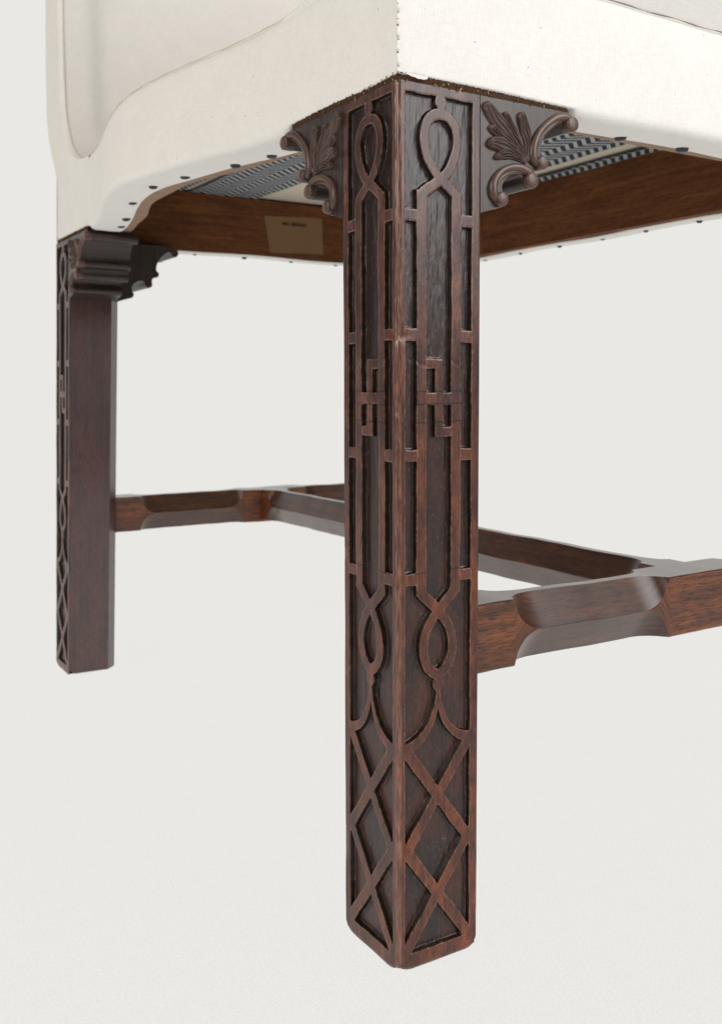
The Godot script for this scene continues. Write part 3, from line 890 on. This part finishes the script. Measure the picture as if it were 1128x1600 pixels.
# ragged hessian and dust between bracket tops and the cloth
func hessian(at: Vector3, es: Vector3, en: Vector3, length: float, seed_: int) -> void:
	var rng := RandomNumberGenerator.new(); rng.seed = seed_
	var h := Node3D.new(); h.name = "frayed_hessian"; chair.add_child(h, true)
	var rows := []; 
	for i in 121:
		var s := length * i / 120.0
		var row := []
		for k in 6:
			var y := lerpf(0.3975, 0.4020, k / 5.0)
			row.append(at + es * s + Vector3(0, y, 0) + en * (-0.0006 + 0.0011 * fine.get_noise_3d(s * 900.0, k * 2.0, seed_)))
		rows.append(row)
	sheet("hessian_edge", rows, mats.grime, h, en)
	for k in 42:
		var s := rng.randf() * length
		if s > length * 0.8 and rng.randf() < 0.6: continue
		var y := rng.randf_range(0.3984, 0.4014)
		var p := at + es * s + Vector3(0, y, 0) + en * rng.randf_range(-0.0002, 0.0009)
		var d := (es * rng.randf_range(-0.4, 0.4) + Vector3(0, rng.randf_range(-1, 1), 0) + en * rng.randf_range(-0.2, 0.5)).normalized() * rng.randf_range(0.0003, 0.0009)
		tube_bits(p, d, rng.randf_range(0.00012, 0.0003), [0, 2, 1, 2][k % 4])
	for m in 3:
		if bits[m].v.size(): build("frayed_threads", bits[m].v, bits[m].n, PackedVector2Array(), PackedColorArray(), bits[m].i, [mats.thread, mats.dust, mats.raw_dark][m], h).set_meta("kind", "stuff")
		bits[m] = {"v": PackedVector3Array(), "n": PackedVector3Array(), "i": PackedInt32Array()}
var bits := [{"v": PackedVector3Array(), "n": PackedVector3Array(), "i": PackedInt32Array()}, {"v": PackedVector3Array(), "n": PackedVector3Array(), "i": PackedInt32Array()}, {"v": PackedVector3Array(), "n": PackedVector3Array(), "i": PackedInt32Array()}]

func tube_bits(p: Vector3, d: Vector3, r: float, m: int) -> void:
	var v: PackedVector3Array = bits[m].v; var n: PackedVector3Array = bits[m].n; var idx: PackedInt32Array = bits[m].i
	var a := d.cross(Vector3(0.3, 0.2, 0.9)).normalized(); var b2 := a.cross(d).normalized()
	var base := v.size()
	for e in 2:
		for k in 5:
			var g := a * cos(TAU * k / 5) + b2 * sin(TAU * k / 5)
			v.append(p + (d if e else -d) + g * r); n.append(g)
	for k in 5:
		tri(idx, v, n, base + k, base + (k + 1) % 5, base + 5 + k)
		tri(idx, v, n, base + (k + 1) % 5, base + 5 + (k + 1) % 5, base + 5 + k)
	bits[m].v = v; bits[m].n = n; bits[m].i = idx

# ------------------------------------------------------------------ studio
func make_sweep() -> void:
	# paper with its own grain and an added even glow against shadows
	var im := Image.create(1024, 1024, true, Image.FORMAT_RGB8)
	var g1 := noise(201, 0.22, 3); var g2 := noise(202, 0.03, 2)
	for y in 1024:
		for x in 1024:
			var e := 1.0 + 0.030 * g1.get_noise_2d(x, y * 1.25) + 0.003 * g2.get_noise_2d(x, y)
			im.set_pixel(x, y, Color(0.915 * e, 0.911 * e, 0.895 * e))
	im.generate_mipmaps()
	var m := StandardMaterial3D.new()
	m.albedo_color = Color(0.14, 0.14, 0.138); m.roughness = 1.0; m.metallic_specular = 0.0
	m.emission_enabled = true; m.emission_texture = ImageTexture.create_from_image(im); m.emission = Color.WHITE
	m.emission_operator = BaseMaterial3D.EMISSION_OP_MULTIPLY
	m.emission_energy_multiplier = 0.99
	m.uv1_scale = Vector3(2.3, 2.3, 1)
	var prof := [Vector2(1.6, 0), Vector2(-1.3, 0)]            # towards the camera .. away, height
	for k in 16:
		var a := (k + 1) / 16.0 * PI * 0.5
		prof.append(Vector2(-1.3 - 0.9 * sin(a), 0.9 - 0.9 * cos(a)))
	prof.append(Vector2(-2.2, 3.2))
	var s := Node3D.new()
	var b := Basis(Vector3.UP, deg_to_rad(SWEEP_YAW))
	var rows := []
	for p in prof:
		var row := []
		for k in 9: row.append(b * Vector3(lerpf(-3.6, 3.6, k / 8.0), p.y - 0.0015, p.x) + Vector3(-0.25, 0, -0.15))
		rows.append(row)
	var o := sheet("backdrop", rows, m, self, Vector3(0.5, 1, 0.3))
	o.set_meta("kind", "structure"); o.set_meta("label", "seamless off-white paper backdrop, with an added even glow, behind and under the chair")
	s.free()

func area(called: String, pos: Vector3, look: Vector3, size: Vector2, energy: float, col: Color) -> void:
	var l := AreaLight3D.new(); l.name = called
	l.area_size = size; l.light_energy = energy; l.light_color = col; l.shadow_enabled = true
	add_child(l, true)
	l.look_at_from_position(pos, look, Vector3.UP)

func _ready() -> void:
	# camera
	var cam := Camera3D.new(); cam.name = "camera"
	cam.near = 0.05; cam.far = 40.0
	cam.set_frustum(0.05 * 1600.0 / 1518.12, Vector2(0.05 * (564.0 - 528.92) / 1518.12, -0.05 * (800.0 - 610.0) / 1518.12), 0.05, 40.0)
	cam.position = Vector3(0.35698, 0.26005, 0.24471); cam.rotation.y = deg_to_rad(59.0464)
	var at := CameraAttributesPhysical.new()
	at.frustum_near = 0.05; at.frustum_far = 40.0; at.frustum_focal_length = 36.0; at.frustum_focus_distance = 0.45; at.exposure_aperture = 20.0
	cam.attributes = at
	cam.set_frustum(0.05 * 1600.0 / 1518.12, Vector2(0.05 * (564.0 - 528.92) / 1518.12, -0.05 * (800.0 - 610.0) / 1518.12), 0.05, 40.0)
	add_child(cam); cam.current = true
	# a dim studio round the sweep
	var we := WorldEnvironment.new(); we.name = "studio_air"
	var e := Environment.new()
	e.background_mode = Environment.BG_COLOR; e.background_color = Color(0.36, 0.36, 0.36)
	e.tonemap_mode = Environment.TONE_MAPPER_LINEAR; e.tonemap_exposure = 1.0
	e.ssao_enabled = true; e.ssil_enabled = true; e.sdfgi_enabled = true
	we.environment = e; add_child(we)
	# two softboxes: a key at the chair's right, a weaker one before its front
	area("key_softbox", Vector3(1.8, 1.48, -1.0), Vector3(-0.1, 0.35, -0.15), Vector2(1.5, 1.8), 5.4, Color(1.0, 0.998, 0.995))
	area("fill_softbox", Vector3(0.5, 1.25, 1.9), Vector3(-0.25, 0.35, 0), Vector2(1.4, 1.4), 3.0, Color(1.0, 0.972, 0.935))

	make_materials()
	mats.plate_mm = mats.plate.duplicate(); mats.plate_mm.uv1_scale = Vector3(1 / 60.0, 1 / 420.0, 1)
	mats.raw_dark = plain(lin(0.12, 0.06, 0.025), 0.9, 0.1)
	make_sweep()
	chair = Node3D.new(); chair.name = "armchair"; add_child(chair)
	chair.set_meta("label", "carved dark mahogany armchair with fretwork legs, covered in plain off-white calico")
	chair.set_meta("category", "armchair")
	# legs
	draw_fret()
	carved_leg(Vector3.ZERO, Vector3(-1, 0, 0), Vector3(0, 0, 1), Vector3(0, 0, -1), Vector3(1, 0, 0), 1.0, 1, true)
	carved_leg(Vector3(-WIDTH, 0, 0), Vector3(1, 0, 0), Vector3(0, 0, 1), Vector3(0, 0, -1), Vector3(-1, 0, 0), 41.0, 3, false)
	plain_leg(-WIDTH + 0.002, -0.378); plain_leg(-0.046, -0.378)
	# brackets
	bracket(Vector3.ZERO, Vector3(0, 0, -1), Vector3(1, 0, 0), 47.0, true, 0.044)
	bracket(Vector3.ZERO, Vector3(-1, 0, 0), Vector3(0, 0, 1), 47.0, true, 0.044)
	bracket(Vector3(-WIDTH, 0, 0), Vector3(1, 0, 0), Vector3(0, 0, 1), 47.0, true, 0.044)
	bracket(Vector3(-WIDTH, 0, 0), Vector3(0, 0, -1), Vector3(-1, 0, 0), 47.0, true, 0.042)
	# stretchers: one along each side, one across between them
	var stops := [Vector2(0.0245, 0.1325), Vector2(0.202, 0.310)]
	stretcher(Vector3(-0.0165, 0.1425, -0.0467), Vector3(-0.0165, 0.1425, -0.379), 0.0135, 0.0163, stops, 2.0)
	stretcher(Vector3(-0.548, 0.1425, -0.046), Vector3(-0.548, 0.1425, -0.379), 0.0135, 0.0163, stops, 5.0)
	stretcher(Vector3(-0.0295, 0.1432, -0.213), Vector3(-0.535, 0.1432, -0.213), 0.0135, 0.0155, [Vector2(0.012, 0.494)], 8.0)
	make_rails()
	make_upholstery()
	var rowsT := []
	hessian(Vector3(0.0002, 0, 0), Vector3(0, 0, -1), Vector3(1, 0, 0), 0.103, 3)
	hessian(Vector3(0, 0, 0.0002), Vector3(-1, 0, 0), Vector3(0, 0, 1), 0.099, 4)
	hessian(Vector3(-WIDTH + 0.004, 0, 0.0002), Vector3(1, 0, 0), Vector3(0, 0, 1), 0.096, 6)
	rowsT = []
	for i in 13:
		var t := i / 12.0
		var row := []
		for q in 4: row.append(Vector3(0.0016 + 0.0003 * sin(i * 1.7), lerpf(0.4016, 0.4008 - 0.0009 * sin(t * PI * 0.9) * (0.4 + t), q / 3.0), -lerpf(0.004, 0.0150, t)))
		rowsT.append(row)
	sheet("torn_cloth_edge", rowsT, mats.calico, chair, Vector3(1, 0, 0))
	# tacks under the rails
	rowsT = []
	for p in [Vector2(1.0, -2.6), Vector2(0.97, -0.4), Vector2(0.8, 0.75), Vector2(0.4, 1.15), Vector2(0, 1.25)]:
		var row := []
		for k in 14: row.append(Vector3(cos(TAU * k / 14) * 0.0034 * p.x, -p.y * 0.001, sin(TAU * k / 14) * 0.0034 * p.x))
		rowsT.append(row)
	var proto := sheet("tack", rowsT, mats.tack, chair, Vector3.DOWN, true)
	tack_mesh = proto.mesh; proto.free()
	var k := 0
	for p in [Vector2(-0.1515, -0.0148), Vector2(-0.1861, -0.0074), Vector2(-0.2301, 0.0074), Vector2(-0.2705, 0.0141), Vector2(-0.3314, 0.0074), Vector2(-0.4006, -0.0111), Vector2(-0.4351, -0.0183)]:
		make_tack(Vector3(p.x, 0.3973, p.y), k); k += 1
	for z in [-0.1596, -0.2091, -0.262, -0.318]: make_tack(Vector3(-0.0185, 0.3973, z), k); k += 1
	for z in [-0.135, -0.19, -0.245, -0.30]: make_tack(Vector3(-WIDTH + 0.014, 0.3973, z), k); k += 1
	for x in [-0.12, -0.17, -0.225, -0.275, -0.33, -0.385, -0.44]: make_tack(Vector3(x, 0.3973, -0.413), k); k += 1
